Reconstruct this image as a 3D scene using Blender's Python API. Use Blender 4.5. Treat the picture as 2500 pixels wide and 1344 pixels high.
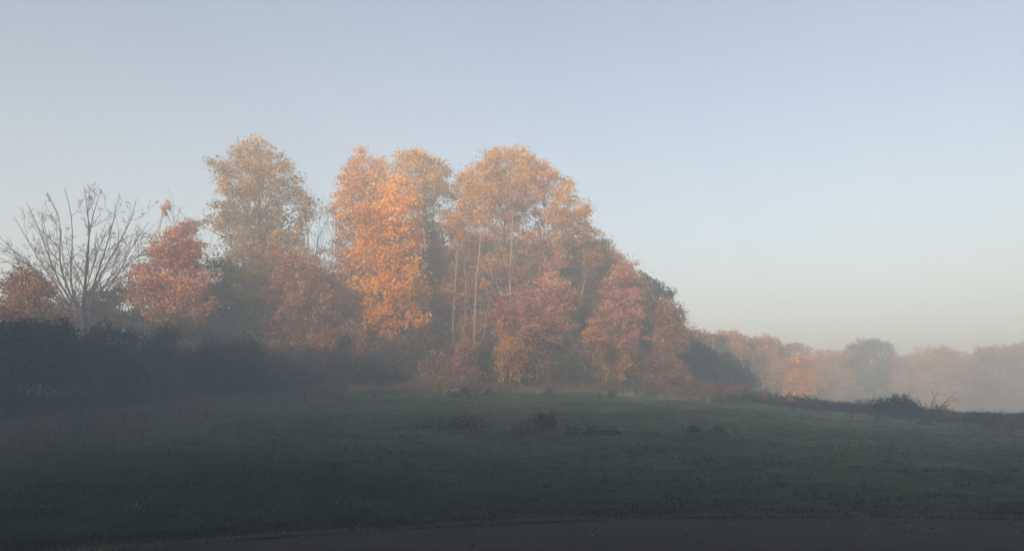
import bpy, math, random
import numpy as np
from mathutils import Vector, noise as mnoise
R = math.radians
scene = bpy.context.scene
for o in list(bpy.data.objects):
    bpy.data.objects.remove(o)

# ---------------------------------------------------------------- camera
F = 1962.0            # focal length in pixels of the 2500 px wide photograph
PITCH = R(9.5)
EYE = 1.7
cd = bpy.data.cameras.new('camera')
cd.sensor_width = 36.0
cd.lens = 36.0 * F / 2500.0
cd.clip_start = 0.1
cd.clip_end = 3000
cam = bpy.data.objects.new('camera', cd)
scene.collection.objects.link(cam)
cam.location = (0, 0, EYE)
cam.rotation_euler = (R(90) + PITCH, 0, 0)
scene.camera = cam

# ---------------------------------------------------------------- light
SUN_EL, SUN_AZ = 15.5, 25.0       # elevation; degrees left of straight behind the camera
w = bpy.data.worlds.new('World'); scene.world = w; w.use_nodes = True
nt = w.node_tree; nt.nodes.clear()
sky = nt.nodes.new('ShaderNodeTexSky'); sky.sky_type = 'NISHITA'; sky.sun_disc = False
sky.sun_elevation = R(SUN_EL)
sky.sun_rotation = R(180 + SUN_AZ)      # clockwise from +Y seen from above
sky.air_density = 1.0; sky.dust_density = 0.3; sky.ozone_density = 0.5
bg = nt.nodes.new('ShaderNodeBackground'); bg.inputs[1].default_value = 0.08
wo = nt.nodes.new('ShaderNodeOutputWorld')
nt.links.new(sky.outputs[0], bg.inputs[0]); nt.links.new(bg.outputs[0], wo.inputs[0])
sl = bpy.data.lights.new('sun', 'SUN'); sl.energy = 5.0; sl.angle = R(0.55); sl.color = (1.0, 0.73, 0.49)
sun = bpy.data.objects.new('sun', sl); scene.collection.objects.link(sun)
ts = Vector((-math.sin(R(SUN_AZ)) * math.cos(R(SUN_EL)), -math.cos(R(SUN_AZ)) * math.cos(R(SUN_EL)), math.sin(R(SUN_EL))))
sun.rotation_euler = ts.to_track_quat('Z', 'Y').to_euler()
sun.location = ts * 60
vs = scene.view_settings
vs.view_transform = 'Standard'; vs.look = 'None'; vs.gamma = 1.0; vs.use_curve_mapping = False
vs.exposure = 1.42
scene.render.engine = 'CYCLES'
cy = scene.cycles
cy.max_bounces = 6; cy.diffuse_bounces = 3; cy.transmission_bounces = 3; cy.volume_bounces = 2
cy.transparent_max_bounces = 8
cy.use_denoising = True
HAZE = 0.0114

# ---------------------------------------------------------------- helpers
def at(px, py, Y):
    dx = (px - 1250) / F; dy = -(py - 672) / F
    y = math.cos(PITCH) - math.sin(PITCH) * dy
    z = math.sin(PITCH) + math.cos(PITCH) * dy
    s = Y / y
    return np.array((dx * s, Y, EYE + z * s))

def px_of(x, y):      # picture column of a ground point near eye level
    return 1250 + x / y * F * math.cos(PITCH)

def link(name, data, parent=None, **props):
    o = bpy.data.objects.new(name, data); scene.collection.objects.link(o)
    if parent is not None: o.parent = parent
    for k, v in props.items():
        if v: o[k] = v
    return o

def mesh_np(name, verts, faces_n, faces, mat, tone=None, smooth=False):
    """verts (N,3), faces flat index array with faces_n corners each"""
    me = bpy.data.meshes.new(name)
    nf = len(faces) // faces_n
    me.vertices.add(len(verts)); me.vertices.foreach_set('co', np.asarray(verts, dtype=np.float32).ravel())
    me.loops.add(len(faces)); me.loops.foreach_set('vertex_index', np.asarray(faces, dtype=np.int32))
    me.polygons.add(nf)
    me.polygons.foreach_set('loop_start', np.arange(0, nf * faces_n, faces_n, dtype=np.int32))
    me.polygons.foreach_set('loop_total', np.full(nf, faces_n, dtype=np.int32))
    if smooth: me.polygons.foreach_set('use_smooth', np.ones(nf, dtype=bool))
    if tone is not None:
        a = me.attributes.new('tone', 'FLOAT', 'FACE')
        a.data.foreach_set('value', np.asarray(tone, dtype=np.float32))
    me.materials.append(mat)
    me.update(calc_edges=True)
    return me

# ---------------------------------------------------------------- materials
def new_mat(name):
    m = bpy.data.materials.new(name); m.use_nodes = True
    t = m.node_tree; t.nodes.clear()
    out = t.nodes.new('ShaderNodeOutputMaterial')
    return m, t, out

def ramp(t, cols, src, lo=0., hi=1.):
    r = t.nodes.new('ShaderNodeValToRGB')
    el = r.color_ramp.elements
    n = len(cols)
    el[0].position = lo; el[0].color = (*cols[0], 1)
    el[1].position = hi; el[1].color = (*cols[-1], 1)
    for i in range(1, n - 1):
        e = el.new(lo + (hi - lo) * i / (n - 1)); e.color = (*cols[i], 1)
    t.links.new(src, r.inputs[0])
    return r

def leaf_mat(name, cols, trans=0.3):
    m, t, out = new_mat(name)
    at_ = t.nodes.new('ShaderNodeAttribute'); at_.attribute_name = 'tone'
    r = ramp(t, cols, at_.outputs['Fac'])
    d = t.nodes.new('ShaderNodeBsdfDiffuse'); tr = t.nodes.new('ShaderNodeBsdfTranslucent')
    mx = t.nodes.new('ShaderNodeMixShader'); mx.inputs[0].default_value = trans
    t.links.new(r.outputs[0], d.inputs[0]); t.links.new(r.outputs[0], tr.inputs[0])
    t.links.new(d.outputs[0], mx.inputs[1]); t.links.new(tr.outputs[0], mx.inputs[2])
    t.links.new(mx.outputs[0], out.inputs[0])
    return m

PAL = {
 'gold':   leaf_mat('leaves_gold',   [(.32,.18,.04),(.54,.28,.06),(.68,.36,.08),(.74,.46,.14)]),
 'ygreen': leaf_mat('leaves_yellow_green', [(.22,.15,.035),(.40,.24,.05),(.56,.33,.07),(.68,.40,.11)]),
 'orange': leaf_mat('leaves_orange', [(.50,.21,.025),(.80,.38,.04),(.90,.47,.05),(.92,.55,.09)]),
 'peach':  leaf_mat('leaves_peach',  [(.38,.19,.07),(.64,.31,.11),(.74,.39,.14),(.68,.44,.20)]),
 'red':    leaf_mat('leaves_red',    [(.28,.11,.065),(.48,.20,.11),(.62,.29,.16),(.68,.38,.19)]),
 'rust':   leaf_mat('leaves_rust',   [(.20,.10,.055),(.36,.17,.08),(.48,.24,.10),(.56,.32,.13)]),
 'brown':  leaf_mat('leaves_brown',  [(.07,.045,.03),(.14,.09,.05),(.24,.14,.075),(.34,.20,.09)]),
 'olive':  leaf_mat('leaves_olive',  [(.06,.06,.025),(.13,.11,.04),(.22,.17,.055),(.32,.22,.075)]),
 'green':  leaf_mat('leaves_green',  [(.008,.013,.008),(.016,.026,.012),(.028,.040,.018),(.045,.05,.022)]),
 'umber':  leaf_mat('leaves_umber',  [(.03,.022,.016),(.06,.042,.028),(.10,.065,.04),(.14,.09,.05)]),
 'pine':   leaf_mat('leaves_dark',   [(.006,.011,.009),(.012,.020,.016),(.022,.034,.026),(.035,.045,.03)]),
 'dry':    leaf_mat('dry_stems',     [(.04,.035,.025),(.08,.06,.04),(.12,.09,.055),(.18,.14,.09)]),
}

def bark(name, a, b, scale=6):
    m, t, out = new_mat(name)
    tc = t.nodes.new('ShaderNodeTexCoord'); mp = t.nodes.new('ShaderNodeMapping'); mp.inputs['Scale'].default_value = (1, 1, .25)
    n = t.nodes.new('ShaderNodeTexNoise'); n.inputs['Scale'].default_value = scale; n.inputs['Detail'].default_value = 6
    t.links.new(tc.outputs['Object'], mp.inputs[0]); t.links.new(mp.outputs[0], n.inputs[0])
    r = ramp(t, [a, a, b, b], n.outputs[0])
    p = t.nodes.new('ShaderNodeBsdfPrincipled'); p.inputs['Roughness'].default_value = .9
    t.links.new(r.outputs[0], p.inputs['Base Color'])
    bp = t.nodes.new('ShaderNodeBump'); bp.inputs['Strength'].default_value = .5; bp.inputs['Distance'].default_value = .02
    t.links.new(n.outputs[0], bp.inputs['Height']); t.links.new(bp.outputs[0], p.inputs['Normal'])
    t.links.new(p.outputs[0], out.inputs[0])
    return m
BARK_DARK = bark('bark_dark', (.035,.03,.028), (.09,.075,.065))
BARK_GREY = bark('bark_grey', (.07,.06,.055), (.15,.125,.11))
BARK_PALE = bark('bark_pale', (.15,.115,.095), (.29,.23,.19), 9)

# ---------------------------------------------------------------- terrain
def road_edge(x):
    u = x - 5.0
    if abs(u) < 15: return 13.4 - .032 * u * u
    return 13.4 - .032 * 225 - .96 * (abs(u) - 15)
# meadow's far edge by picture column: (column, distance, row)
EDGE = [(-900,22,1090),(0,30,1062),(300,36,1018),(600,44,975),(900,52,945),(1100,58,934),(1400,62,934),(1600,62,944),
        (1800,60,968),(2000,58,992),(2200,53,1012),(2350,50,1022),(2500,46,1030),(3400,40,1045)]
EA = [(p - 1250) / (F * math.cos(PITCH)) for p, _, _ in EDGE]
EY = [d for _, d, _ in EDGE]
EH = [float(at(p, r, d)[2]) for p, d, r in EDGE]
def smooth(t): t = max(0., min(1., t)); return t * t * (3 - 2 * t)
def height(x, y, rough=True):
    if y < 0.5:
        h = 0.
        # unseen rise behind the camera, added to lift the shading wood
        b = -y - 8
        if b > 0: h = 7 * smooth(b / 22)
        return h
    re = road_edge(x)
    a = x / max(y, 10.)
    E = float(np.interp(a, EA, EY)); H = float(np.interp(a, EA, EH))
    d = y - re
    if d <= 0: return 0.
    span = max(E - re, 5.)
    t = d / span
    if t < 1:
        h = H * (t * .82 + .18 * t * t) * smooth(t * 4 + .25)
        if rough:
            k = min(1, d / 3)
            v = Vector((x, y, 0))
            h += k * (.16 * mnoise.noise(v * .22) + .08 * mnoise.noise(v * .7) + .05 * mnoise.noise(Vector((x * 1.1, y * 2.0, 5))) + .03 * mnoise.noise(v * 2.6))
            h += min(1, d * 3) * .025
    else:
        over = y - E
        left = H + .9 * smooth(over / 25) + 3.0 * smooth((over - 15) / 60) + 9 * smooth((y - 185) / 120)
        right = H - 9.0 * smooth(over / 45) + 12 * smooth((y - 95) / 60) + 13 * smooth((y - 160) / 120)
        kk = smooth((a - .18) / .14)
        h = left * (1 - kk) + right * kk
        if rough:
            v = Vector((x, y, 0))
            h += .16 * mnoise.noise(v * .22)+ .06 * mnoise.noise(v * .7) * max(0, 1 - over / 10)
    return h

def ground_at(px, Y):
    p = at(px, 1000, Y); return Vector((p[0], Y, height(p[0], Y, False)))

def hit(px, py, y0=14., y1=75.):
    '''distance at which the sight line through a picture point meets the meadow'''
    Y = y0
    while Y < y1:
        p = at(px, py, Y)
        if p[2] <= height(p[0], Y, False): return Y
        Y += .25
    return float(np.interp((px - 1250) / (F * math.cos(PITCH)), EA, EY))
xs = np.concatenate([np.arange(-300, -60, 12), np.arange(-60, -24, 1.2), np.arange(-24, 30, .3), np.arange(30, 66, .8), np.arange(66, 330, 11)])
ys = np.concatenate([np.arange(-78, 3, 4), np.arange(3, 9, .7), np.arange(9, 40, .25), np.arange(40, 80, .6), np.arange(80, 130, 3), np.arange(130, 391, 12)])
V = np.zeros((len(ys), len(xs), 3))
for j, yy in enumerate(ys):
    for i, xx in enumerate(xs):
        V[j, i] = (xx, yy, height(float(xx), float(yy)))
nx, ny = len(xs), len(ys)
idx = np.arange(nx * ny).reshape(ny, nx)
fc = np.stack([idx[:-1, :-1], idx[:-1, 1:], idx[1:, 1:], idx[1:, :-1]], -1).reshape(-1)
m, t, out = new_mat('meadow_grass')
tc = t.nodes.new('ShaderNodeTexCoord')
n1 = t.nodes.new('ShaderNodeTexNoise'); n1.inputs['Scale'].default_value = .28; n1.inputs['Detail'].default_value = 5
mp = t.nodes.new('ShaderNodeMapping'); mp.inputs['Scale'].default_value = (.55, 1.3, 1)
n2 = t.nodes.new('ShaderNodeTexNoise'); n2.inputs['Scale'].default_value = 2.2; n2.inputs['Detail'].default_value = 8; n2.inputs['Roughness'].default_value = .7
n3 = t.nodes.new('ShaderNodeTexNoise'); n3.inputs['Scale'].default_value = 22; n3.inputs['Detail'].default_value = 4
t.links.new(tc.outputs['Object'], n1.inputs[0]); t.links.new(tc.outputs['Object'], mp.inputs[0])
t.links.new(mp.outputs[0], n2.inputs[0]); t.links.new(tc.outputs['Object'], n3.inputs[0])
r1 = ramp(t, [(.014,.024,.009),(.026,.040,.013),(.062,.066,.022),(.10,.088,.036)], n1.outputs[0], .3, .68)
r2 = ramp(t, [(.008,.013,.006),(.02,.03,.011),(.07,.075,.04),(.16,.16,.11)], n2.outputs[0], .3, .72)
mx = t.nodes.new('ShaderNodeMixRGB'); mx.inputs[0].default_value = .55
t.links.new(r1.outputs[0], mx.inputs[1]); t.links.new(r2.outputs[0], mx.inputs[2])
p = t.nodes.new('ShaderNodeBsdfPrincipled'); p.inputs['Roughness'].default_value = .95; p.inputs['Specular IOR Level'].default_value = .15
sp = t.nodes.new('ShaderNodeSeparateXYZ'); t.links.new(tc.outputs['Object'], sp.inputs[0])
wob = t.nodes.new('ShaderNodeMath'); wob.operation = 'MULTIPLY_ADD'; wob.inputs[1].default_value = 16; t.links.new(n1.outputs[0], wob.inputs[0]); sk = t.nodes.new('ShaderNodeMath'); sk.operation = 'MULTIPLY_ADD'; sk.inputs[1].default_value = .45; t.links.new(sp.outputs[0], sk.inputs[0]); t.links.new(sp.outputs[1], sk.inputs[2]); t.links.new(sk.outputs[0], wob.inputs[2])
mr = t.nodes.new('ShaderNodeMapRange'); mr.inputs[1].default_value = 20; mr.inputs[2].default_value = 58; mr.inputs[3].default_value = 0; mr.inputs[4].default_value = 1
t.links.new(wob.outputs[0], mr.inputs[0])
tint = t.nodes.new('ShaderNodeMixRGB'); t.links.new(mr.outputs[0], tint.inputs[0]); tint.inputs[1].default_value = (.30,.44,.28,1); tint.inputs[2].default_value = (4.2,3.5,3.2,1)  # near-left shade and far-right lit haze painted into the grass colour
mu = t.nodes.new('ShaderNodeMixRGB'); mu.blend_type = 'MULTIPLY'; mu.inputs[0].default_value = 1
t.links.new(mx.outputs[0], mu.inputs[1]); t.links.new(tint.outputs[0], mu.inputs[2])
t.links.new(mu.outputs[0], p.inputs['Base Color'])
ad = t.nodes.new('ShaderNodeMath'); ad.operation = 'ADD'
t.links.new(n2.outputs[0], ad.inputs[0]); t.links.new(n3.outputs[0], ad.inputs[1])
bp = t.nodes.new('ShaderNodeBump'); bp.inputs['Strength'].default_value = .9; bp.inputs['Distance'].default_value = .12
t.links.new(ad.outputs[0], bp.inputs['Height']); t.links.new(bp.outputs[0], p.inputs['Normal'])
t.links.new(p.outputs[0], out.inputs[0])
MEADOW = m
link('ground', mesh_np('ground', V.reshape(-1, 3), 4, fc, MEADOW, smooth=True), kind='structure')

# road: dark asphalt sheet following the curved edge
m, t, out = new_mat('asphalt')
tc = t.nodes.new('ShaderNodeTexCoord')
n1 = t.nodes.new('ShaderNodeTexNoise'); n1.inputs['Scale'].default_value = .9; n1.inputs['Detail'].default_value = 6
n2 = t.nodes.new('ShaderNodeTexNoise'); n2.inputs['Scale'].default_value = 55; n2.inputs['Detail'].default_value = 3
vo = t.nodes.new('ShaderNodeTexVoronoi'); vo.inputs['Scale'].default_value = 34
for q in (n1, n2, vo): t.links.new(tc.outputs['Object'], q.inputs['Vector'])
r1 = ramp(t, [(.022,.013,.011),(.034,.020,.017),(.050,.031,.026),(.064,.042,.034)], n1.outputs[0], .3, .7)
r2 = ramp(t, [(.004,.003,.003),(.016,.012,.010),(.055,.040,.033),(.38,.31,.26)], n2.outputs[0], .25, .8)
mx = t.nodes.new('ShaderNodeMixRGB'); mx.inputs[0].default_value = .45
t.links.new(r1.outputs[0], mx.inputs[1]); t.links.new(r2.outputs[0], mx.inputs[2])
p = t.nodes.new('ShaderNodeBsdfPrincipled'); p.inputs['Roughness'].default_value = .95; p.inputs['Specular IOR Level'].default_value = .15
t.links.new(mx.outputs[0], p.inputs['Base Color'])
bp = t.nodes.new('ShaderNodeBump'); bp.inputs['Strength'].default_value = .7; bp.inputs['Distance'].default_value = .01
t.links.new(vo.outputs[0], bp.inputs['Height']); t.links.new(bp.outputs[0], p.inputs['Normal'])
t.links.new(p.outputs[0], out.inputs[0])
rv = []; rx = np.arange(-18, 28.01, .12)
for x in rx:
    e = road_edge(float(x)) + .05 * mnoise.noise(Vector((x * 1.3, 7, 0))) + .03 * mnoise.noise(Vector((x * 5, 3, 0)))
    rv += [(x, e - 8.0, .006), (x, e - 4.0, .05), (x, e - .5, .012), (x, e - .02, .006)]
rv = np.array(rv); n = len(rx); fc = []
for i in range(n - 1):
    for k in range(3):
        a = i * 4 + k; fc += [a, a + 4, a + 5, a + 1]
link('road', mesh_np('road', rv, 4, np.array(fc), m, smooth=True), kind='structure')

# ---------------------------------------------------------------- plant builders
def quads(C, S, rng, up=0.):
    """leaf quads: centres C (N,3), sizes S (N)"""
    N = len(C)
    n = rng.normal(size=(N, 3)); n[:, 2] += up * np.sign(n[:, 2]); n /= np.linalg.norm(n, axis=1)[:, None]
    a = rng.normal(size=(N, 3)); a -= (a * n).sum(1)[:, None] * n; a /= np.linalg.norm(a, axis=1)[:, None]
    b = np.cross(n, a)
    s = S[:, None]
    asp = rng.uniform(.55, .9, N)[:, None]
    # kite shaped leaf spray
    v = np.stack([C - a * s * .5, C + b * s * .5 * asp - a * s * .05, C + a * s * .55, C - b * s * .45 * asp + n * s * .12], 1)
    return v.reshape(-1, 3)

def crown_mesh(blobs, rng, pal, leaf=.24, dens=1.0, flat=.6, clump=.55, gap=0., tone_shift=0.):
    leaf = leaf * .74
    """blobs: list of (centre xyz, radius m, weight, tone).  Leaves gather in clumps spread through each blob."""
    Cs, Ss, Ts = [], [], []
    for c, r, wgt, tn in blobs:
        c = np.asarray(c)
        nc = max(6, int(9.0 * (r / clump) ** 1.85 * wgt * dens * .75))
        d = rng.normal(size=(nc, 3)); d /= np.linalg.norm(d, axis=1)[:, None]
        rad = r * (rng.uniform(.12, 1.0, nc) ** .45) * np.where(rng.random(nc) < .12, rng.uniform(1.1, 1.35, nc), rng.uniform(.8, 1.08, nc))
        cc = c + d * rad[:, None] * np.array([1, 1, .92])
        for k in range(nc):
            if rng.random() < gap: continue
            cr = clump * (.35 + 1.25 * rng.random() ** 1.6); ax = rng.uniform(.6, 1.5)
            nl = max(6, int(40 * (cr / clump) ** 2 * (clump / .55) ** 2 * (.24 / leaf) ** 1.6))
            off = rng.normal(size=(nl, 3)) * cr * .5 * np.array([ax, 1 / ax, 1])
            off[:, 2] *= flat
            off[:, 2] -= .25 * flat * (off[:, 0] ** 2 + off[:, 1] ** 2) / cr
            Cs.append(cc[k] + off)
            Ss.append(leaf * (.5 + .9 * rng.random(nl) ** 1.5))
            base = .45 + tn + tone_shift + rng.normal() * .16
            Ts.append(np.clip(base + rng.normal(size=nl) * .08, 0, 1))
    C = np.concatenate(Cs); S = np.concatenate(Ss); T = np.concatenate(Ts)
    v = quads(C, S, rng, up=.5)
    return mesh_np('crown', v, 4, np.arange(len(v)), PAL[pal], tone=T)

class Tubes:
    def __init__(s, sides=6): s.v = []; s.f = []; s.n = 0; s.k = sides
    def add(s, pts, rad):
        pts = [np.asarray(p, float) for p in pts]; k = s.k
        for i, p in enumerate(pts):
            d = pts[min(i + 1, len(pts) - 1)] - pts[max(i - 1, 0)]
            d = d / (np.linalg.norm(d) + 1e-9)
            a = np.cross(d, (0.31, .2, .9) if abs(d[2]) < .8 else (1., .1, .05)); a /= np.linalg.norm(a) + 1e-9
            b = np.cross(d, a)
            for j in range(k):
                an = 2 * math.pi * j / k
                s.v.append(p + (a * math.cos(an) + b * math.sin(an)) * rad[i])
        for i in range(len(pts) - 1):
            for j in range(k):
                q = s.n + i * k + j; q2 = s.n + i * k + (j + 1) % k
                s.f += [q, q2, q2 + k, q + k]
        s.n += len(pts) * k
    def curve(s, a, b, r0, r1, rng, n=6, bend=.12, lift=0.):
        a = np.asarray(a, float); b = np.asarray(b, float); L = np.linalg.norm(b - a)
        j1 = rng.normal(size=3) * L * bend * .5; j2 = rng.normal(size=3) * L * bend * .35
        P, Q = [], []
        for i in range(n + 1):
            t = i / n
            p = a + (b - a) * t + j1 * math.sin(math.pi * t) + j2 * math.sin(2 * math.pi * t)
            p = p + np.array((0, 0, 1)) * lift * L * math.sin(math.pi * t)
            P.append(p); Q.append(r0 + (r1 - r0) * t ** .8)
        s.add(P, Q); return P
    def mesh(s, mat): return mesh_np('trunk', np.array(s.v), 4, np.array(s.f), mat, smooth=True)

def local(P, o): return [(np.asarray(c) - o, r, wg, tn) for c, r, wg, tn in P]

def tree(name, label, cat, pal, Y, base, blobs, seed, group=None, rs=1.1, leaf=.24, dens=1., flat=.6, clump=.55, gap=0., barkm=None,
         tr=.17, limbs=True, depth=.75, extra=2, twig=5, fork=.35, lean=None, tone=0., topr=.35):
    """blobs: (column, row, radius in picture px[, tone[, weight]]) at distance Y; each gets its own depth inside a round crown"""
    rng = np.random.default_rng(seed)
    B = ground_at(base, Y); o = np.array(B)
    k = Y / F
    cx = np.mean([b[0] for b in blobs]); hw = max(max(abs(b[0] - cx) + b[2] * .5 for b in blobs), 10)
    out_ = []
    for b in blobs:
        r = b[2] * rs; tn = b[3] if len(b) > 3 else 0.; wg = b[4] if len(b) > 4 else 1.
        u = min(1, abs(b[0] - cx) / hw)
        W = hw * k * depth * math.sqrt(max(.05, 1 - u * u))
        reps = [rng.uniform(-.25, .25)] if u > .75 or r < hw * .25 else ([-rng.uniform(.35, .8), rng.uniform(.3, .8)] if extra > 1 else [rng.uniform(-.5, .5)])
        for q in reps:
            yy = Y + q * W
            c = at(b[0], b[1], yy)
            out_.append((c, r * yy / F, wg / (len(reps) ** .5), tn + rng.normal() * .16))
    root = link(name, None, label=label, category=cat, group=group); root.location = B
    tb = Tubes()
    top = min(out_, key=lambda q: -q[0][2])[0]
    lo = min(q[0][2] for q in out_)
    if limbs:
        wx = np.mean([q[0][0] for q in out_]); wy = np.mean([q[0][1] for q in out_])
        tp = np.array((wx * .6 + top[0] * .4, wy * .7 + top[1] * .3, top[2]))
        st = o + np.array((0, 0, -.3))
        T = tb.curve(st - o, tp - o, tr, tr * topr * .4, rng, n=10, bend=.03)
        for c, r, wg, tn in out_:
            if c[2] - B[2] < 1.0: continue
            zf = (c[2] - o[2] - r * 1.3) / (tp[2] - o[2] + .3)
            zf = min(.88, max(fork * rng.uniform(.8, 1.1), zf))
            i = int(zf * 10)
            a = T[i]
            rr = tr * (1 - zf * .75) * .55
            bl = tb.curve(a, np.asarray(c) - o, rr, max(.012, rr * .25), rng, n=5, bend=.12, lift=.04)
            for q in range(twig):
                d = rng.normal(size=3); d[2] = abs(d[2]) * .7; d /= np.linalg.norm(d)
                s0 = bl[int(rng.integers(2, 6))]
                tb.curve(s0, s0 + d * r * rng.uniform(.6, 1.1), max(.012, rr * .3), .006, rng, n=3, bend=.2)
    else:
        for q in range(max(3, len(out_))):
            c = out_[q % len(out_)]
            g = np.array((rng.normal() * .25, rng.normal() * .25, -.2))
            tb.curve(g, np.asarray(c[0]) + rng.normal(size=3) * c[1] * .3 - o + np.array((0, 0, c[1] * .3)), tr, .012, rng, n=4, bend=.15)
    link('trunk' if limbs else 'stems', tb.mesh(barkm or BARK_GREY), root)
    link('crown' if limbs else 'foliage', crown_mesh(local(out_, o), rng, pal, leaf, dens, flat, clump, gap, tone), root)
    return root

def shrub(name, label, pal, Y, blobs, seed, group=None, **kw):
    cx = sum(b[0] for b in blobs) / len(blobs)
    kw.setdefault('tr', .04); kw.setdefault('barkm', BARK_DARK); kw.setdefault('flat', .8); kw.setdefault('clump', .4); kw.setdefault('leaf', .17)
    return tree(name, label, kw.pop('cat', 'shrub'), pal, Y, cx, blobs, seed, group, limbs=False, **kw)

def bare(name, label, Y, base, stems, seed, mat, r0=.1, cat='bare tree', group=None, depth_spread=.3, levels=3, kids=5, klen=1., forkp=None, thin=1.):
    """leafless tree: stems are (end column, end row, radius factor)"""
    rng = np.random.default_rng(seed)
    B = ground_at(base, Y); o = np.array(B)
    root = link(name, None, label=label, category=cat, group=group); root.location = B
    tr_, br_ = Tubes(6), Tubes(4)
    def grow(tb, path, r, L, lev):
        # side branches along a path
        if lev <= 0: return
        for q in range(kids + (2 if lev == levels else 0)):
            f = rng.uniform(.15, .9); i = min(len(path) - 2, int(f * (len(path) - 1)))
            d = path[i + 1] - path[i]; d /= np.linalg.norm(d)
            s = rng.normal(size=3); s -= d * (s @ d); s /= np.linalg.norm(s)
            dd = d * rng.uniform(.65, 1.1) + s * rng.uniform(.35, .85) + np.array((0, 0, .06)); dd /= np.linalg.norm(dd)
            l = klen * L * rng.uniform(.3, .55) * (1.15 - f * .5)
            rr = max(.012 * thin, r * (1 - f * .6) * .55)
            P = br_.curve(path[i], path[i] + dd * l, rr, max(.009 * thin, rr * .35), rng, n=5, bend=.11, lift=rng.uniform(-.03, .06))
            grow(br_, P, rr, l, lev - 1)
    F0 = None
    if forkp:
        F0 = at(forkp[0], forkp[1], Y) - o
        tr_.curve((0, 0, -.3), F0, r0 * 3.6, r0 * 2.6, rng, n=6, bend=.04)
    for (px, py, rf) in stems:
        e = at(px, py, Y); L = np.linalg.norm(e - o - (F0 if forkp else 0))
        e = at(px, py, Y + rng.uniform(-1, 1) * L * depth_spread)
        st = np.array((rng.normal() * .12, rng.normal() * .12, -.2))
        if forkp: st = F0 + np.array((rng.normal() * .2 + (px - forkp[0]) * .0035, rng.normal() * .2, rng.uniform(-.5, .3)))
        P = tr_.curve(st, e - o, r0 * rf, .014, rng, n=9, bend=.06, lift=rng.uniform(-.02, .05))
        grow(br_, P, r0 * rf, L, levels)
    link('trunk', tr_.mesh(mat), root)
    bm_ = br_.mesh(mat); bm_.name = 'branches'; link('branches', bm_, root)
    return root

#@@PLANTS
# ---------------------------------------------------------------- the grove on the rise, from left to right
bare('bare_tree', 'wide leafless tree with many fanned grey stems at the left', 47, 205,
     [(-8,570,.7),(35,530,.8),(65,495,.9),(115,470,1.),(158,460,.9),(205,455,1.1),(248,460,.9),(292,470,.9),(333,485,.9),(365,540,.8),(388,590,.7),(360,650,.6),
      (-25,620,.7),(-40,665,.6),(-30,710,.6),(20,690,.5),(60,620,.6),(320,590,.7),(150,560,.6),(260,560,.7)],
     11, BARK_DARK, r0=.07, levels=4, kids=4, klen=.9, forkp=(198,748), thin=.5)
tree('maple_tree', 'small rusty maple at the far left, below the leafless tree', 'tree', 'rust', 42, 62,
     [(62,672,24),(40,700,34),(95,705,30),(60,740,48),(25,770,45),(110,760,40),(60,800,55)], 21, leaf=.2, clump=.4, tr=.1)
tree('maple_tree', 'dense red maple standing right of the wide leafless tree', 'tree', 'red', 48, 430,
     [(450,560,24,.05),(430,590,34),(470,600,26),(395,625,38),(450,640,44,.1),(360,670,40),(420,690,52,.15),(480,690,38,.1),(390,735,50,.25),(455,740,48,.25),(335,710,30)], 22,
     leaf=.2, clump=.4, tr=.13, dens=1.1)
bare('bare_sapling', 'thin leafless sapling rising behind the dense red maple', 52, 440, [(405,510,.6),(440,505,.5),(452,530,.4)], 12, BARK_DARK, r0=.05, levels=2, kids=3)
shrub('young_tree', 'wispy young tree topped by one pinkish leaf tuft above the red maple', 'peach', 53, [(409,492,7),(402,503,6),(397,514,5),(412,505,5),(404,522,3)], 23, leaf=.14, clump=.16, cat='young tree', dens=.8, gap=.15, tr=.03)
tree('thorn_tree', 'bushy brown tree filling the gap under the wide leafless tree', 'tree', 'brown', 52, 255,
     [(235,730,40),(290,700,30),(300,745,50),(200,770,55),(140,770,50),(260,790,60),(330,790,55),(325,680,18)], 24, leaf=.2, clump=.4, tr=.1, gap=.15)
tree('oak_tree', 'tallest yellow-green tree, left of the orange maples, with an arm to its left', 'tree', 'ygreen', 58, 628,
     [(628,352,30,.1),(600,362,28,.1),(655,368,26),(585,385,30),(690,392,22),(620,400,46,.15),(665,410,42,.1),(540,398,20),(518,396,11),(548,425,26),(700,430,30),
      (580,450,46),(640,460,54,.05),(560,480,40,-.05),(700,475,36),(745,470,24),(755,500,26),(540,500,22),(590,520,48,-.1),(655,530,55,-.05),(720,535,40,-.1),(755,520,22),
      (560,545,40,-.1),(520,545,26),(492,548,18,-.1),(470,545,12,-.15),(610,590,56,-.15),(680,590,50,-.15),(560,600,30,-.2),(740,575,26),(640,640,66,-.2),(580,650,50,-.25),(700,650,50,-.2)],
     31, leaf=.23, dens=.85, clump=.58, tr=.3, gap=.2, fork=.28, depth=.6, rs=.95, tone=-.08)
bare('bare_tree', 'leafless grey tree just right of the tallest yellow-green tree', 61, 722,
     [(735,425,1.),(760,460,.8),(790,480,.9),(800,505,.7),(785,550,.8),(708,430,.7),(800,530,.6)], 13, BARK_GREY, r0=.09, levels=3, kids=4, klen=.5)
tree('maple_tree', 'dull red maple under the tallest yellow-green tree', 'tree', 'rust', 53, 700,
     [(690,630,40),(740,640,40,.1),(650,670,50),(720,690,60,.1),(780,690,40,.1),(800,740,40),(660,740,60,-.1),(740,760,60),(690,800,60,-.1),(790,800,50)], 32,
     leaf=.2, clump=.45, tr=.14, tone=-.1)
tree('linden_tree', 'dark olive tree between the red maple and the tallest tree', 'tree', 'olive', 52, 560,
     [(540,655,28),(515,650,16),(590,700,50),(545,720,50),(600,770,60),(530,790,55),(480,790,50),(640,820,50)], 33, leaf=.2, clump=.45, tr=.14)
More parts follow.
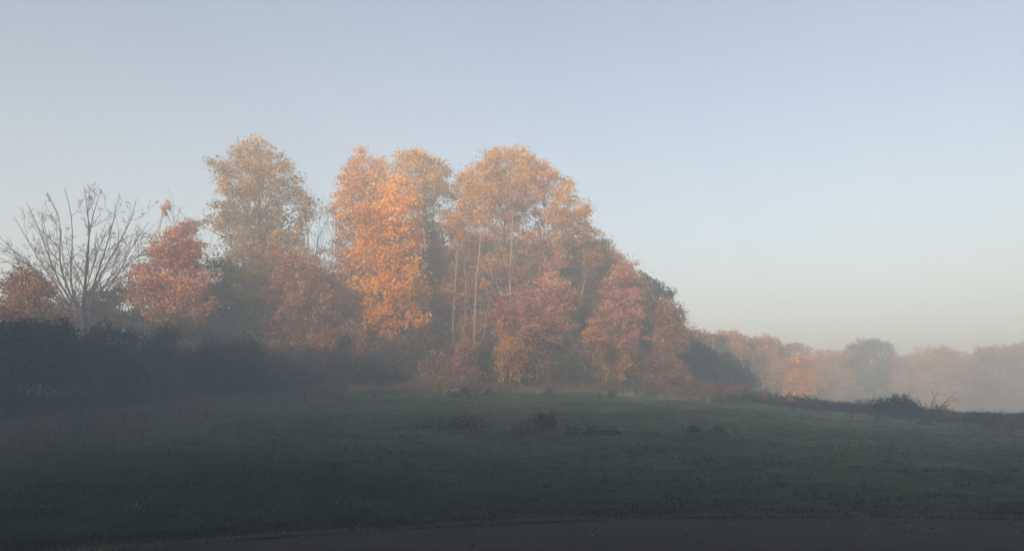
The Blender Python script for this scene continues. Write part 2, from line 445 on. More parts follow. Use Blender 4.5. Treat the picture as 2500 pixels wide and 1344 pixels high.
tree('birch_tree', 'thin pale young tree in the gap left of the orange maples', 'tree', 'rust', 60, 800,
     [(800,520,13,.3,.7),(815,512,11,.3,.7),(795,610,16,0,.5),(825,590,18,0,.5),(790,650,24,0,.6),(830,640,26,0,.7),(815,690,34)], 34, leaf=.17, clump=.4, tr=.06, gap=.3, tone=.1)
tree('maple_tree', 'pinkish pointed maple at the top left of the orange trees', 'tree', 'peach', 60, 885,
     [(880,368,9),(884,384,14),(878,400,20),(908,395,15),(925,392,10),(930,412,22),(860,420,20),(838,432,10),(870,440,34,.05),(910,440,38,.05),(940,440,26),(840,465,20),(880,485,46,.1),
      (925,485,40,.05),(838,492,20),(860,530,40,.05),(905,540,46,.05),(840,560,20,-.1),(870,590,40,-.1),(850,640,36,-.15)],
     41, leaf=.2, dens=.95, clump=.45, tr=.18, fork=.3, gap=.05)
tree('linden_tree', 'green-gold tree with see-through right side behind the bright orange maple', 'tree', 'ygreen', 62, 1030,
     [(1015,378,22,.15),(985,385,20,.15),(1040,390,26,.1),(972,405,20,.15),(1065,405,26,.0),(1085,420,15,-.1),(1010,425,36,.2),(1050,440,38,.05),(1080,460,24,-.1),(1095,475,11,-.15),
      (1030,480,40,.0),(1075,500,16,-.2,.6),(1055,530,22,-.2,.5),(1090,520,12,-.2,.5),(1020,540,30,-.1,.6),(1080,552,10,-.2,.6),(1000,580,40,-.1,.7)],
     42, leaf=.22, clump=.5, tr=.2, gap=.12, fork=.35)
tree('maple_tree', 'brightest orange maple, layered and sunlit down to its low branches', 'tree', 'orange', 56, 962,
     [(965,440,18),(985,450,20),(950,460,20),(1005,455,16),(975,480,34,.1),(1015,475,18,.1),(1000,500,26,.1),(940,505,30,.05),(905,530,34),(960,540,44,.1),(1005,535,18,.1),(925,570,44,.05),
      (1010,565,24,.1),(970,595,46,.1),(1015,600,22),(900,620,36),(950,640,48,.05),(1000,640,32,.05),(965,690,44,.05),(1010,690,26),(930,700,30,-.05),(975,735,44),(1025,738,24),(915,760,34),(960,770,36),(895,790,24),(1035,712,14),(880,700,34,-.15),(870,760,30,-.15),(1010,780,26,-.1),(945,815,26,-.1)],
     43, leaf=.22, dens=1.0, clump=.52, flat=.6, tr=.2, fork=.25, gap=.06)
tree('alder_tree', 'short round olive tree in the notch between the two gold crowns', 'tree', 'olive', 63, 1058,
     [(1055,562,20),(1066,585,20),(1045,590,24),(1070,620,30),(1045,640,34),(1080,680,40)], 44, leaf=.2, clump=.45, tr=.12)
tree('maple_tree', 'shadowed red-brown tree right of the brightest orange maple', 'tree', 'rust', 60, 1075,
     [(1110,570,24,.1),(1090,610,34),(1135,600,36,.05),(1075,660,44,-.1),(1125,660,50,-.05),(1060,720,44,-.15),(1110,730,54,-.1),(1080,790,54,-.2)], 45, leaf=.2, clump=.45, tr=.14, gap=.12)
# slender pale-stemmed grove under the big round gold crowns
GR = 'slender pale-stemmed trees of the round grove'
tree('poplar_tree', 'leftmost gold crown of the round grove on slender stems', 'tree', 'gold', 62, 1165,
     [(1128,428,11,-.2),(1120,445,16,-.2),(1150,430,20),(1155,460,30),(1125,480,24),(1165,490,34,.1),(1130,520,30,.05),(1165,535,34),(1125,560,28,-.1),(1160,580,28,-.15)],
     51, GR, leaf=.2, clump=.45, tr=.12, gap=.12, fork=.55, barkm=BARK_PALE)
tree('poplar_tree', 'tallest and roundest gold crown in the middle of the grove', 'tree', 'gold', 60, 1214,
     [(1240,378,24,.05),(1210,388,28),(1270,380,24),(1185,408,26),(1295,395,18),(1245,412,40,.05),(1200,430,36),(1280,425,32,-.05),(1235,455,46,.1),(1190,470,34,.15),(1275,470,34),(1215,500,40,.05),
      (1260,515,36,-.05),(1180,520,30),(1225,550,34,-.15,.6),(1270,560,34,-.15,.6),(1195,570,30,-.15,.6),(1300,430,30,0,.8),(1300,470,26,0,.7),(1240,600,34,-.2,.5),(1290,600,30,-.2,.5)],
     52, GR, leaf=.2, clump=.48, tr=.16, gap=.14, fork=.5, barkm=BARK_PALE, dens=.9)
tree('poplar_tree', 'pinkish open crown right of the roundest gold crown', 'tree', 'peach', 61, 1318,
     [(1322,402,18),(1342,410,16),(1310,425,24),(1350,428,14),(1375,440,12),(1390,450,8),(1318,460,18,0,.4),(1300,500,24,0,.4),(1345,555,26,-.2,.5),(1310,560,24,-.2,.5),(1325,600,26,-.2,.6),(1340,450,20,0,.6),(1370,465,22,.05,.7),(1335,520,24,-.1,.5),(1320,530,24,-.1,.5),(1350,590,30,-.2,.7)],
     53, GR, leaf=.19, clump=.4, tr=.12, gap=.2, fork=.45, barkm=BARK_PALE, twig=9, tone=-.1)
tree('poplar_tree', 'low round golden crown on the right slope of the grove', 'tree', 'gold', 59, 1345,
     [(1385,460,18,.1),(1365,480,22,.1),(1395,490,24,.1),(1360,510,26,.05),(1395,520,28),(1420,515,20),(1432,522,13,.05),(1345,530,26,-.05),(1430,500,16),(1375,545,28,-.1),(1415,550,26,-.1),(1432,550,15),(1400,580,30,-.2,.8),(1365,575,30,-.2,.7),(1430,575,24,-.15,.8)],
     54, GR, rs=.9, leaf=.2, clump=.42, tr=.12, gap=.1, fork=.5, barkm=BARK_PALE)
tree('cherry_tree', 'sparse pink crown at the right shoulder of the grove', 'tree', 'peach', 63, 1440,
     [(1448,575,18,.1,.5),(1465,590,14,.1,.5),(1430,595,22,0,.6),(1480,612,14,.1,.7),(1400,605,26,-.1,.8),(1430,635,30,-.1,.8),(1470,640,26,-.1,.8),(1455,620,26,-.1,.7),(1500,632,14,0,.6),(1520,655,12,0,.6),(1490,650,26,-.15)],
     55, leaf=.17, clump=.38, tr=.09, gap=.1, fork=.4, dens=1.3, rs=1.2)
tree('maple_tree', 'soft rosy tree filling the shoulder above the tall rosy red maple', 'tree', 'rust', 62, 1495,
     [(1470,600,20),(1488,622,22),(1510,642,22),(1532,664,22),(1552,688,20),(1478,650,32),(1508,680,34),(1535,705,28),(1490,715,36),(1575,715,20),(1560,745,32)], 66, leaf=.19, clump=.42, tr=.1, gap=.1)
tree('hornbeam_tree', 'dull brown-green tree behind the leaning pale stem', 'tree', 'brown', 61, 1430,
     [(1420,620,30),(1380,640,34),(1455,635,34),(1490,650,24),(1400,680,44),(1450,700,50),(1490,680,34),(1420,750,50),(1460,790,46)], 56, leaf=.2, clump=.45, tr=.13, tone=.05)
tree('maple_tree', 'rosy red maple low in front of the pale stems', 'tree', 'red', 56, 1310,
     [(1350,690,26,.2),(1325,710,30,.15),(1370,715,26,.2),(1290,730,26,.1),(1345,745,38,.2),(1300,765,38,.1),(1380,750,20,.1),(1240,760,30),(1270,790,40),(1330,790,44,.1),(1220,790,26),(1370,790,30,.1),(1290,830,40)],
     57, leaf=.19, clump=.42, flat=.5, tr=.11, gap=.2, dens=.8, rs=1.3)
tree('oak_tree', 'dark reddish backdrop tree standing behind the pale stems', 'tree', 'rust', 68, 1230,
     [(1180,610,44),(1240,620,50),(1300,630,50),(1350,640,44),(1150,680,50),(1210,700,60),(1280,700,60),(1340,710,50),(1180,770,60),(1250,790,60),(1320,800,50),(1400,620,30)],
     58, leaf=.26, clump=.6, tr=.2, tone=-.05)
tree('maple_tree', 'tall rosy red maple at the right end of the grove', 'tree', 'red', 58, 1515,
     [(1510,660,22,.1),(1530,675,20,.1),(1495,690,28),(1530,710,30,.1),(1550,720,18,.1),(1505,740,36,.05),(1545,760,24,.1),(1480,770,28,-.05),(1520,790,38,.05),(1555,765,16,.1),(1500,830,36),(1545,830,26,0)],
     59, leaf=.19, clump=.42, flat=.5, tr=.13, gap=.18, dens=.85, rs=1.2)
tree('maple_sapling', 'little pointed red sapling low in front of the tall red maple', 'sapling', 'red', 53, 1447,
     [(1447,785,7,.2),(1446,798,12,.2),(1452,812,15,.1),(1440,818,14,.1),(1450,832,18)], 60, leaf=.14, clump=.25, tr=.04)
tree('oak_tree', 'dark green tree stepping down right of the tall red maple', 'tree', 'green', 66, 1590,
     [(1558,672,18),(1575,690,22),(1595,705,24),(1610,715,18),(1628,722,11),(1635,714,6),(1570,740,40),(1605,760,36),(1590,810,44)], 61, leaf=.22, clump=.5, tr=.15)
tree('hornbeam_tree', 'egg-shaped tan orange tree ending the grove on the right', 'tree', 'rust', 60, 1630,
     [(1630,750,22,.1),(1650,770,22,0),(1612,775,24,.1),(1640,795,30,.05),(1660,810,22),(1620,820,34,.15),(1650,845,30,.05),(1615,860,28)], 62, leaf=.19, clump=.4, tr=.11)
for i, (cx, r_, lab, pal) in enumerate([(1150,34,'thin rusty understory maple between the first pale stems','rust'),(1215,36,'thin rosy understory maple under the tallest gold crown','red'),
        (1285,34,'thin tan understory maple right of the straight pale stem','rust'),(1365,34,'thin rosy understory maple left of the leaning pale stem','red')]):
    rg = random.Random(1600 + i)
    bl = [(cx + rg.uniform(-.8, .8) * r_, 640 + q * 26 + rg.uniform(-10, 10), rg.uniform(20, 30), 0, .55) for q in range(5)]
    tree('understory_maple', lab, 'tree', pal, 58.5, cx, bl, 1650 + i, leaf=.17, clump=.36, tr=.06, gap=.3, flat=.5)
BT = [(20,770,'rust','brown tree behind the small far-left maple'),(130,790,'olive','olive tree behind the wide leafless tree, left part'),
 (230,800,'brown','brown tree behind the foot of the wide leafless tree'),(330,775,'brown','brown tree between the leafless tree and the dense red maple'),
 (400,740,'rust','rusty tree hidden behind the dense red maple'),(500,690,'green','dark tree behind the gap right of the dense red maple'),
 (575,660,'olive','dim olive tree behind the foot of the tallest tree'),(650,650,'olive','dim olive tree right behind the tallest tree'),
 (725,630,'rust','dim red tree behind the dull red maple'),(795,665,'rust','dim rosy tree behind the thin pale young tree'),
 (865,620,'rust','tan tree behind the pointed pinkish maple'),(935,600,'rust','tan tree behind the brightest orange maple, left part'),
 (1005,610,'rust','rusty tree behind the brightest orange maple, right part'),(1075,640,'rust','rosy tree behind the notch between the gold crowns'),
 (1385,590,'rust','rosy brown tree behind the low round golden crown'),(1460,625,'rust','rusty tree behind the sparse pink crown'),
 (1530,680,'rust','dull red tree behind the tall rosy red maple'),(1590,740,'brown','brown tree behind the last trees of the grove'),(1650,800,'olive','olive tree behind the egg-shaped tree')]
for i, (cx, ty, pal, lab) in enumerate(BT):
    rng_ = random.Random(1300 + i); bl = []
    rows_ = int((900 - ty) / 42) + 1
    for q in range(rows_):
        wf = 26 if q == 0 else 46
        for s_ in ((0,) if q == 0 else (-1, 0, 1)):
            bl.append((cx + s_ * wf * .8 + rng_.uniform(-8, 8), ty + 24 + q * 42 + rng_.uniform(-9, 9), rng_.uniform(26, 36)))
    tree('background_tree', lab, 'tree', pal, 69 + (i * 7 % 5), cx, bl, 1350 + i, 'dim trees standing behind the front row', leaf=.3, clump=.6, dens=.9, tr=.14, twig=3, gap=.08)
# separate pale stems seen between the trees
for k, (bx, by, tx, ty, lab, rr) in enumerate([
    (1108,742,1114,640,'slim straight pale stem, first from the left under the gold crowns',.055),
    (1136,748,1134,648,'slim pale stem, second from the left under the gold crowns',.06),
    (1160,768,1172,600,'pale stem bending slightly right, third under the gold crowns',.09),
    (1246,720,1250,590,'straight pale stem under the middle of the tallest gold crown',.10),
    (1180,830,1196,720,'thin pale stem low between the rosy red maples',.05),
    (1402,790,1438,650,'pale stem leaning right beside the brown-green tree',.07)]):
    Yk = 57 + k % 2
    B = ground_at(bx - (tx - bx) * .6, Yk); rng = np.random.default_rng(100 + k)
    root = link('pale_sapling', None, label=lab, category='tree stem', group='slender pale stems in the round grove'); root.location = B
    tb = Tubes(); o = np.array(B)
    mid = at(bx, by, Yk) - o; top = at(tx, ty, Yk) - o; tip = top + (top - mid) * (.15 if k == 5 else .8)
    P = [np.array((0, 0, -.2)), mid * .5 + rng.normal(size=3) * .05, mid, (mid + top) / 2 + rng.normal(size=3) * .08, top, tip]
    tb.add(P, [rr, rr * .95, rr * .88, rr * .8, rr * .65, rr * .3])
    for q in range(7):
        s0 = P[3] + (tip - P[3]) * rng.uniform(0, 1); d = rng.normal(size=3); d[2] = abs(d[2]) + .3; d /= np.linalg.norm(d)
        tb.curve(s0, s0 + d * rng.uniform(.8, 1.8), rr * .35, .008, rng, n=4)
    link('trunk', tb.mesh(BARK_PALE), root)
    bl = [(tip + rng.normal(size=3) * .5, .7, .7, 0.) for q in range(3)] + [((mid + top) / 2 + rng.normal(size=3) * .5 , .5, .35, 0.)]
    link('crown', crown_mesh(bl, rng, 'rust' if k % 2 else 'gold', leaf=.17, clump=.35, gap=.2), root)

# ---------------------------------------------------------------- undergrowth along the meadow's far edge
SG = 'dark shrubs along the left edge of the meadow'
LS = [  # (column, top row, base row, half width px, distance, palette, label)
 (-40,800,1070,90,31,'pine','black-green shrub cut by the left picture edge'),
 (90,812,1060,100,34,'green','big rounded dark shrub near the left picture edge'),
 (235,810,1050,95,37,'green','dark shrub directly below the wide leafless tree'),
 (350,830,1030,85,39,'umber','brownish dark shrub below the dense red maple'),
 (460,840,1015,85,42,'pine','dark shrub left of the small ochre sapling'),
 (560,850,1000,75,43,'green','dark green shrub just left of the small ochre sapling'),
 (690,860,975,75,47,'umber','brown dark shrub right of the small ochre sapling'),
 (790,860,965,70,49,'umber','dark shrub below the gap left of the orange maples'),
 (885,872,950,65,52,'umber','last dark shrub of the row, nearest the orange maple'),
]
for i, (cx, ty, by, hw, Yd, pal, lab) in enumerate(LS):
    ty += (12, -8, 10, -6, 14, -4, 12, -6, 4)[i]
    rng = random.Random(300 + i)
    bl = []
    rows = [(ty + hw * .42, .75), (ty + (by - ty) * .36, 1.1), (ty + (by - ty) * .66, 1.25), (by - hw * .35, 1.15)]
    for ry, wf in rows:
        for s in (-.75, -.25, .25, .75):
            bl.append((cx + s * hw * wf + rng.uniform(-9, 9), ry + abs(s) * 10 + rng.uniform(-16, 16), hw * rng.uniform(.38, .58)))
    for _ in range(4): bl.append((cx + rng.uniform(-.9, .9) * hw, ty + rng.uniform(-16, 14), rng.uniform(9, 17)))
    shrub('dark_shrub', lab, pal, Yd, bl, 400 + i, SG, leaf=.17, clump=.42, dens=1.0, depth=.9)
shrub('ochre_sapling', 'small ochre sapling glowing against the dark shrubs', 'rust', 44, [(642,915,8),(640,930,11),(645,945,11),(638,955,12)], 420, leaf=.13, clump=.2, cat='sapling')

# far undergrowth behind the dark shrubs, softens to the trunks
UB = [
 (120,830,60,40,'umber','dim brown bush behind the big rounded dark shrub'),
 (420,800,60,46,'olive','olive bush below the dense red maple'),
 (520,840,60,48,'umber','brown bush below the olive tree'),
 (640,850,60,50,'olive','olive bush under the tallest tree'),
 (760,830,60,52,'rust','rusty bush below the dull red maple'),
 (840,830,50,53,'rust','russet bush at the left foot of the orange maple'),
 (905,860,44,54,'brown','brown bush right under the orange maple'),
 (955,850,44,54,'brown','plum-brown bush below the low orange branches'),
 (1010,850,44,55,'olive','olive bush right of the orange maple foot'),
 (1070,830,50,57,'brown','brown bush under the red-brown tree'),
 (1060,890,42,55,'rust','low rusty bush at the meadow edge, centre'),
 (1140,846,17,54,'rust','bright tan bush with upright sprays in the centre'),
 (1125,890,40,55,'rust','russet bush in front of the bright tan one'),
 (1160,800,34,58,'rust','rusty bush behind the feet of the first pale stems'),
 (1190,850,40,57,'brown','dark brown bush left of the yellow-tipped bush'),
 (1250,835,22,55,'gold','yellow-tipped bush below the rosy red maple'),
 (1230,880,46,56,'olive','olive bush under the yellow-tipped bush'),
 (1310,860,48,57,'rust','russet bush below the rosy red maple, right part'),
 (1370,870,46,57,'olive','olive bush with light seed heads at the meadow edge'),
 (1420,860,40,58,'rust','rusty bush below the leaning pale stem'),
 (1480,880,46,58,'brown','brown bush left of the ochre one'),
 (1500,870,30,57,'gold','ochre bush below the tall red maple'),
 (1545,885,42,58,'brown','grey-brown bush below the tall red maple'),
 (1590,890,40,58,'rust','ochre brown bush below the egg-shaped tree'),
 (1640,890,36,59,'rust','orange tipped bush right under the egg-shaped tree'),
]
for i, (cx, cyy, r, Yd, pal, lab) in enumerate(UB):
    rng = random.Random(500 + i)
    bl = [(cx + rng.uniform(-.8, .8) * r, cyy + rng.uniform(-.4, .5) * r, r * rng.uniform(.4, .6)) for _ in range(7)]
    bl += [(cx + s * r * .8, cyy + r * .75, r * .5) for s in (-.8, 0, .8)]
    for q in np.arange(cyy + r * 1.3, min(930, cyy + 90), 24):
        bl += [(cx + s * r * .9 + rng.uniform(-6, 6), q, 17) for s in (-.7, 0, .7)]
    shrub('bush', lab, pal, Yd, bl, 600 + i, 'bushes under the grove', leaf=.17, clump=.38, dens=.85, gap=.05)

# low brown scrub strip at the meadow's rim (brambles)
RB = [(960,925,36),(1030,925,40),(1110,922,38),(1190,920,40),(1270,920,40),(1350,922,40),(1430,925,40),(1510,925,38),(1590,930,38),(1660,935,40),(1730,942,40),(1790,955,40),(1850,968,26)]
for i, (cx, cyy, r) in enumerate(RB):
    rng = random.Random(700 + i); Yd = float(np.interp(cx, [900,1400,1850],[52.5,61,59])) 
    bl = [(cx + s * r, cyy + rng.uniform(-4, 5), r * rng.uniform(.3, .42)) for s in (-.9, -.45, 0, .45, .9)]
    where = ['below the plum-brown bush','below the olive bush','in front of the russet bushes','below the dark brown bush','under the yellow-tipped bush','under the russet bush','under the seed-head bush','under the rusty bush','below the ochre bush','below the egg-shaped tree','left of the blue-green evergreen','in front of the blue-green evergreen','at the right end of the strip'][i]
    shrub('bramble', 'low bramble patch on the meadow rim, ' + where, ['brown','rust','umber','rust','brown'][i % 5], Yd, bl, 720 + i, 'brambles on the meadow rim', leaf=.15, clump=.35, cat='bramble', tr=.02)

# blue-green evergreens on the right shoulder
for i, (bl, Yd, lab) in enumerate([
    ([(1690,850,22),(1712,866,26),(1685,870,30),(1735,885,28),(1710,905,40),(1675,915,34)], 66, 'blue-green dark tree at the right foot of the grove'),
    ([(1775,880,20),(1790,895,26),(1765,910,34),(1805,915,26),(1825,930,22),(1790,940,34)], 70, 'lower blue-green dark tree leading down to the mist')]):
    tree('evergreen_tree', lab, 'tree', 'green', Yd, 1705 + 80 * i, bl, 800 + i, leaf=.22, clump=.5, tr=.12, fork=.1)

# ---------------------------------------------------------------- trees of the far wood, beyond the misty hollow
FT = [  # column, top row, half width, distance, palette, label
 (1695,812,34,92,'rust','tan tree just right of the grove, start of the receding line'),
 (1735,820,32,98,'olive','second tree of the receding line, olive-tan with feathery top'),
 (1775,822,34,105,'peach','third tree of the receding line, rosy tan'),
 (1815,826,34,112,'rust','russet tree of the receding line above the blue-green trees'),
 (1860,830,36,120,'peach','rosy tree of the receding line with flat top'),
 (1900,848,34,126,'peach','pink sunlit tree left of the brightest far tree'),
 (1952,876,30,120,'orange','brightest orange tree of the far wood'),
 (1935,838,46,150,'rust','broad tan crown behind the brightest orange far tree'),
 (1990,872,36,140,'peach','rosy far tree right of the brightest orange one'),
 (2025,856,40,155,'peach','low flat-topped far tree left of the tall dome'),
 (2070,862,38,150,'peach','pinkish far tree below the left side of the tall dome'),
 (2124,832,54,150,'brown','tall dome-shaped far tree, highest of the far wood'),
 (2180,866,34,158,'peach','small far tree right of the tall dome'),
 (2220,870,34,165,'rust','small far tree in the dip between the two domes'),
 (2292,845,60,160,'peach','wide dome-shaped far tree right of the dip'),
 (2345,868,34,168,'peach','drooping right shoulder tree of the wide dome'),
 (2440,842,62,150,'rust','large loose far tree near the right picture edge'),
 (2510,838,50,155,'brown','far tree cut by the right picture edge'),
 (2400,900,34,175,'rust','faint low far tree in the gap before the right edge'),
]
for i, (cx, ty, hw, Yd, pal, lab) in enumerate(FT):
    Yd = 78 + (Yd - 90) * .62
    ty += (0, 5, -6, 4, -4, 3, 2, 0)[i % 8] if i < 8 else 0
    rng = random.Random(900 + i)
    bl = []
    for s in (-.62, -.2, .22, .62):
        bl.append((cx + s * hw + rng.uniform(-3, 3), ty - 8 + hw * (.34 + .5 * s * s) + rng.uniform(-3, 3), hw * rng.uniform(.3, .38)))
    for ry, wf in ((.85, .85), (1.35, .9), (1.9, .85), (2.4, .85), (3.0, .85)):
        for s in (-.75, 0, .75):
            bl.append((cx + (s + rng.uniform(-.22, .22)) * hw * wf, ty + hw * (ry + rng.uniform(-.15, .15)), hw * rng.uniform(.3, .5)))
    tree('far_tree', lab, 'tree', pal, Yd, cx, bl, 950 + i, 'trees of the far wood beyond the mist', leaf=.34, clump=.66, dens=.75, tr=.25, twig=1, fork=.2)

# ---------------------------------------------------------------- shrubs on the meadow and its crest
HS = [
 ([(1108,956,15),(1135,955,16),(1165,954,11),(1190,953,8)], 53, 'brown', 'long low dark shrub high on the meadow, nearest the grove'),
 ([(1120,1028,15),(1145,1030,16),(1098,1038,14),(1165,1036,13),(1070,1042,9),(1045,1043,7)], 33, 'brown', 'spreading dark heather clump left of centre on the meadow'),
 ([(1325,1024,14),(1315,1036,13),(1340,1036,12),(1345,1018,6)], 34, 'brown', 'upright dark shrub in the middle of the meadow'),
 ([(1285,1040,10),(1268,1044,8)], 34, 'brown', 'tiny reddish tuft left of the upright dark shrub'),
 ([(1430,1050,9),(1450,1048,11),(1475,1052,8),(1400,1052,6),(1500,1054,5)], 32, 'green', 'flat green-black mat right of the upright dark shrub'),
 ([(1495,953,7),(1492,962,6)], 50, 'brown', 'small dark tuft below the ochre bush, high on the meadow'),
 ([(1340,950,5),(1338,957,4)], 52, 'brown', 'tiniest dark tuft below the seed-head bush'),
 ([(1690,1042,3),(1700,1048,4)], 33, 'brown', 'small twiggy tuft, left one of the pair right of centre'),
 ([(1753,1046,3),(1757,1051,2)], 33, 'brown', 'small twiggy tuft, right one of the pair right of centre'),
]
for i, (bl, Yd, pal, lab) in enumerate(HS):
    bl = [(a, b + 2, r * 1.0) for a, b, r in bl]
    Yd = hit(bl[0][0], max(b + r * .8 for a, b, r in bl))
    shrub('low_shrub', lab, pal, Yd, bl, 1100 + i, 'low shrubs scattered on the meadow', leaf=.11, clump=.22, dens=.7, tr=.012, gap=.25, depth=.5)
CS = [
 ([(1830,975,14),(1870,972,15),(1895,978,12),(1855,985,16)], 58, 'olive', 'bushy crest shrub leftmost against the mist'),
 ([(1930,985,16),(1960,990,14),(1990,990,16),(2015,993,12)], 56, 'green', 'second crest shrub with a soft top against the mist'),
 ([(2050,997,14),(2085,998,14),(2110,998,12)], 54, 'olive', 'low third crest shrub left of the large mound'),
 ([(2130,992,16),(2155,985,16),(2180,984,17),(2205,988,17),(2230,996,16),(2255,1004,14),(2280,1010,12),(2165,1000,22),(2210,1005,22)], 50, 'green', 'large dark mound of brambles below the bare fallen branches'),
 ([(2385,1022,9),(2392,1012,4),(2400,1024,9),(2370,1028,8)], 46, 'green', 'small pointed shrub on the crest near the right edge'),
 ([(2490,1035,16),(2515,1030,18),(2505,1048,18)], 42, 'green', 'dark shrub cut by the right picture edge'),
 ([(2320,1026,10),(2340,1029,9)], 47, 'green', 'low tuft between the large mound and the pointed shrub'),
 ([(2440,1031,9),(2465,1032,8)], 45, 'green', 'low tuft just left of the shrub at the right edge'),
]
SP = ['first','second','third','fourth','fifth','sixth','seventh','eighth','ninth','tenth','eleventh','twelfth','thirteenth']
for i, cx_ in enumerate([1800,1850,1900,1950,2005,2060,2110,2300,2345,2400,2450,2490]):
    rg = random.Random(1700 + i); py_ = float(np.interp(cx_, [1800,1900,2000,2200,2350,2500], [965,980,992,1006,1022,1030]))
    if i < 11: CS.append(([(cx_ + 20 + q * 17, py_ + 8 + rg.uniform(-3, 4), rg.uniform(8, 13)) for q in (-1, 0, 1)], float(np.interp(cx_, [1800,2000,2200,2350,2500], [55,53,47,43,39])), rg.choice(['brown','olive','rust']), 'hazy brush clump just below the crest line, ' + SP[i] + ' from the left'))
    CS.append(([(cx_ + q * 15, py_ + rg.uniform(-3, 4), rg.uniform(7, 12)) for q in (-1, 0, 1)], float(np.interp(cx_, [1800,2000,2200,2350,2500], [58.5,56,51,48,44])), rg.choice(['green','umber','olive']), 'low weedy bush on the right crest, ' + SP[i] + ' from the left of the small ones'))
for i, (bl, Yd, pal, lab) in enumerate(CS):
    bl = [(a, b - 3, r * 1.2) for a, b, r in bl] + [(a + 8, b + r * .9, r * 1.1) for a, b, r in bl]
    shrub('crest_shrub', lab, pal, Yd, bl, 1150 + i, 'shrubs along the right crest of the meadow', leaf=.13, clump=.26, dens=.85, gap=.15, tr=.02)
bare('fallen_branches', 'bare curved branches sticking up right of the large dark mound', 50, 2262,
     [(2292,955,.9),(2330,965,1.),(2318,985,.7),(2250,992,.5)], 14, BARK_DARK, r0=.035, cat='dead branches', levels=2, kids=3, depth_spread=.15)

# ---------------------------------------------------------------- grass, verge and fallen leaves
def blades(name, pts, hmin, hmax, wid, pal, seed, lean=.45, **props):
    rng = np.random.default_rng(seed); N = len(pts)
    h = rng.uniform(hmin, hmax, N); an = rng.uniform(0, 2 * math.pi, N)
    dx = np.cos(an) * wid; dy = np.sin(an) * wid
    P = np.asarray(pts)
    l = rng.normal(size=(N, 2)) * (h * lean)[:, None]
    v = np.zeros((N, 3, 3))
    v[:, 0] = P - np.stack([dx, dy, np.full(N, .01)], 1); v[:, 1] = P + np.stack([dx, dy, np.full(N, -.01)], 1)
    v[:, 2] = P + np.stack([l[:, 0], l[:, 1], h], 1)
    tone = np.clip(rng.normal(.45, .22, N), 0, 1)
    return link(name, mesh_np(name, v.reshape(-1, 3), 3, np.arange(N * 3), PAL[pal], tone=tone), **props)
PAL['grass'] = leaf_mat('grass_blades', [(.006,.012,.006),(.012,.024,.009),(.026,.040,.016),(.07,.075,.045)], .2)
PAL['tawny'] = leaf_mat('tawny_grass', [(.06,.05,.03),(.11,.085,.045),(.18,.13,.07),(.26,.18,.10)], .2)
PAL['straw'] = leaf_mat('dry_grass', [(.06,.06,.035),(.14,.13,.08),(.25,.22,.15),(.36,.32,.23)], .2)
PAL['fallen'] = leaf_mat('fallen_leaf', [(.10,.06,.03),(.22,.14,.07),(.32,.22,.12),(.42,.33,.22)], .1)
rng = np.random.default_rng(9); pts = []
while len(pts) < 110000:
    a = rng.uniform(-.62, .72); E = float(np.interp(a, EA, EY)); y = E - abs(rng.normal()) * 4.5 + 1.5; x = a * y
    q = mnoise.noise(Vector((x * .45, y * .6, 9)))
    if q < rng.uniform(-.35, .3): continue
    z = height(x, y)
    for _ in range(6):
        pts.append((x + rng.normal() * .09, y + rng.normal() * .09, z - .02))
blades('tall_grass', pts, .15, .6, .018, 'tawny', 10, kind='stuff', label='tall tawny grass along the wood edge')
rng = np.random.default_rng(5)
pts = []
while len(pts) < 90000:
    y = 10 + 34 * rng.random() ** 1.6; x = rng.uniform(-.72, .72) * y
    e = road_edge(x)
    if y < e + .02: continue
    q = mnoise.noise(Vector((x * .9, y * 1.7, 3)))
    if q < rng.uniform(-.5, .35): continue
    z = height(x, y)
    for _ in range(4):
        pts.append((x + rng.normal() * .04, y + rng.normal() * .04, z - .005))
blades('grass', pts, .03, .10, .007, 'grass', 6, kind='stuff', label='short dew-grey grass covering the meadow')
pts = []
while len(pts) < 24000:
    x = rng.uniform(-8, 11); e = road_edge(x)
    q = mnoise.noise(Vector((x * .8, 2, 3)))
    if q < rng.uniform(-.35, .25): continue
    y = e + abs(rng.normal()) * .10 - .04
    pts.append((x, y, max(height(x, y), .005)))
blades('verge_grass', pts, .02, .075, .006, 'straw', 7, lean=.8, kind='stuff', label='pale dry grass fringe along the road edge')
N = 780; C = []
for i in range(N):
    if i < 330:
        x = rng.uniform(-6, 9); e = road_edge(x); y = e - rng.random() ** 1.5 * 3.5
        z = .035
    else:
        y = 12 + 24 * rng.random() ** 1.5; x = rng.uniform(-.66, .66) * y
        if y < road_edge(x): y = road_edge(x) + .1
        z = height(x, y) + .05
    C.append((x, y, z))
v = quads(np.array(C), rng.uniform(.025, .075, N), rng, up=3.0)
link('fallen_leaves', mesh_np('fallen_leaves', v, 4, np.arange(len(v)), PAL['fallen'], tone=rng.random(N)), kind='stuff', label='scattered pale fallen leaves on grass and road')

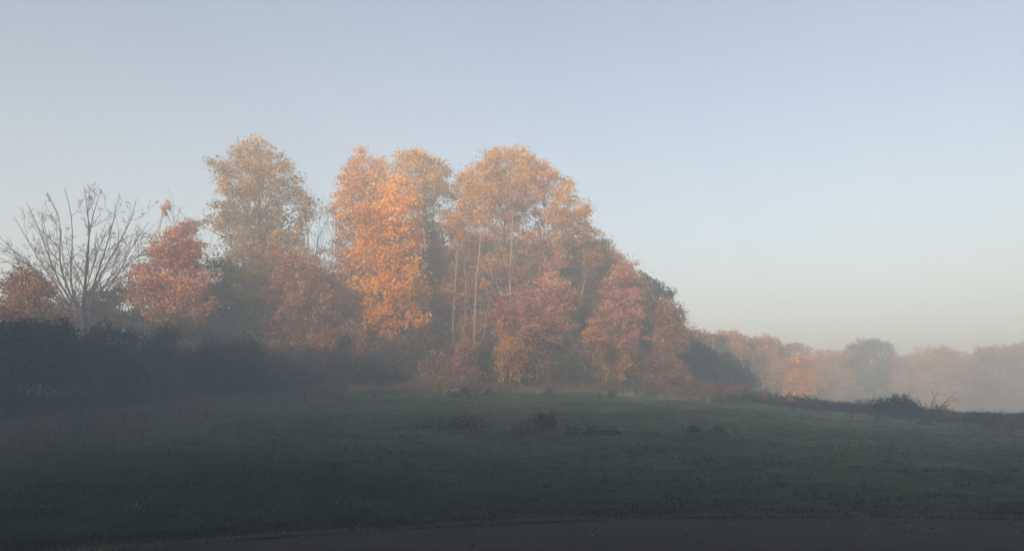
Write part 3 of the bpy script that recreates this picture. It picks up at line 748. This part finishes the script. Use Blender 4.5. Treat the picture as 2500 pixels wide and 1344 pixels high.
# ---------------------------------------------------------------- unseen wood added behind the viewer to shade meadow and shrubs
rng = np.random.default_rng(77)
tb = Tubes(); bl = []
for i in range(92):
    x = -95 + i * 1.7 + rng.normal() * .4; y = -20 - 2.6 * (i % 2) + rng.normal() * .9; z = height(x, y)
    top = 22.9 + rng.normal() * .35 + mnoise.noise(Vector((x * .08, 0, 0))) * 1.0
    top += 1.1 * smooth((x + 40) / 14)
    if x > -12: top -= min(6, (x + 12) * .03)
    if x < -46: top += min(1.5, (-46 - x) * .4)
    tb.curve((x, y, z - .3), (x, y, top - 2), .22, .08, rng, n=5, bend=.03)
    for zz in np.arange(z + 1.5, top - .5, 2.2):
        r = 2.6 * min(1, (top - zz) / 4 + .5)
        bl.append(((x + rng.normal() * .8, y + rng.normal() * .8, zz), r, .9, 0.))
for i in range(16):  # unseen lower wing on the left, added to darken that side
    y = -16 + i * 3.2; x = -40 - abs(y) * .12 + rng.normal() * 1.5; z = height(x, y); top = 12.5 + rng.normal() * .8
    tb.curve((x, y, z - .3), (x, y, top - 2), .18, .06, rng, n=5, bend=.03)
    for zz in np.arange(z + 1.2, top - .5, 2.0):
        bl.append(((x + rng.normal() * .6, y + rng.normal() * .6, zz), 2.6 * min(1, (top - zz) / 4 + .35), .9, 0.))
me = crown_mesh(bl, rng, 'olive', leaf=1.0, clump=1.4, dens=.9)
shade_woods = link('shade_woods', me, kind='stuff', label='unseen leafy wood added behind the road for shade')
link('trunks', tb.mesh(BARK_GREY), shade_woods, kind='stuff')

# ---------------------------------------------------------------- morning mist: one closed box of even density
HX0, HX1, HY0, HY1, HZ0, HZ1 = -305, 335, -82, 395, -12.0, 28.0
hv = [(x, y, z) for z in (HZ0, HZ1) for y in (HY0, HY1) for x in (HX0, HX1)]
hf = [(0,2,3,1),(4,5,7,6),(0,1,5,4),(2,6,7,3),(0,4,6,2),(1,3,7,5)]
me = bpy.data.meshes.new('haze'); me.from_pydata(hv, [], hf); me.update()
m, t, out = new_mat('mist')
pv = t.nodes.new('ShaderNodeVolumePrincipled')
pv.inputs['Color'].default_value = (.87, .96, 1.0, 1); pv.inputs['Density'].default_value = HAZE; pv.inputs['Anisotropy'].default_value = 0.0
t.links.new(pv.outputs[0], out.inputs['Volume'])
me.materials.append(m)
link('haze', me, kind='stuff', label='even morning mist over meadow and trees')
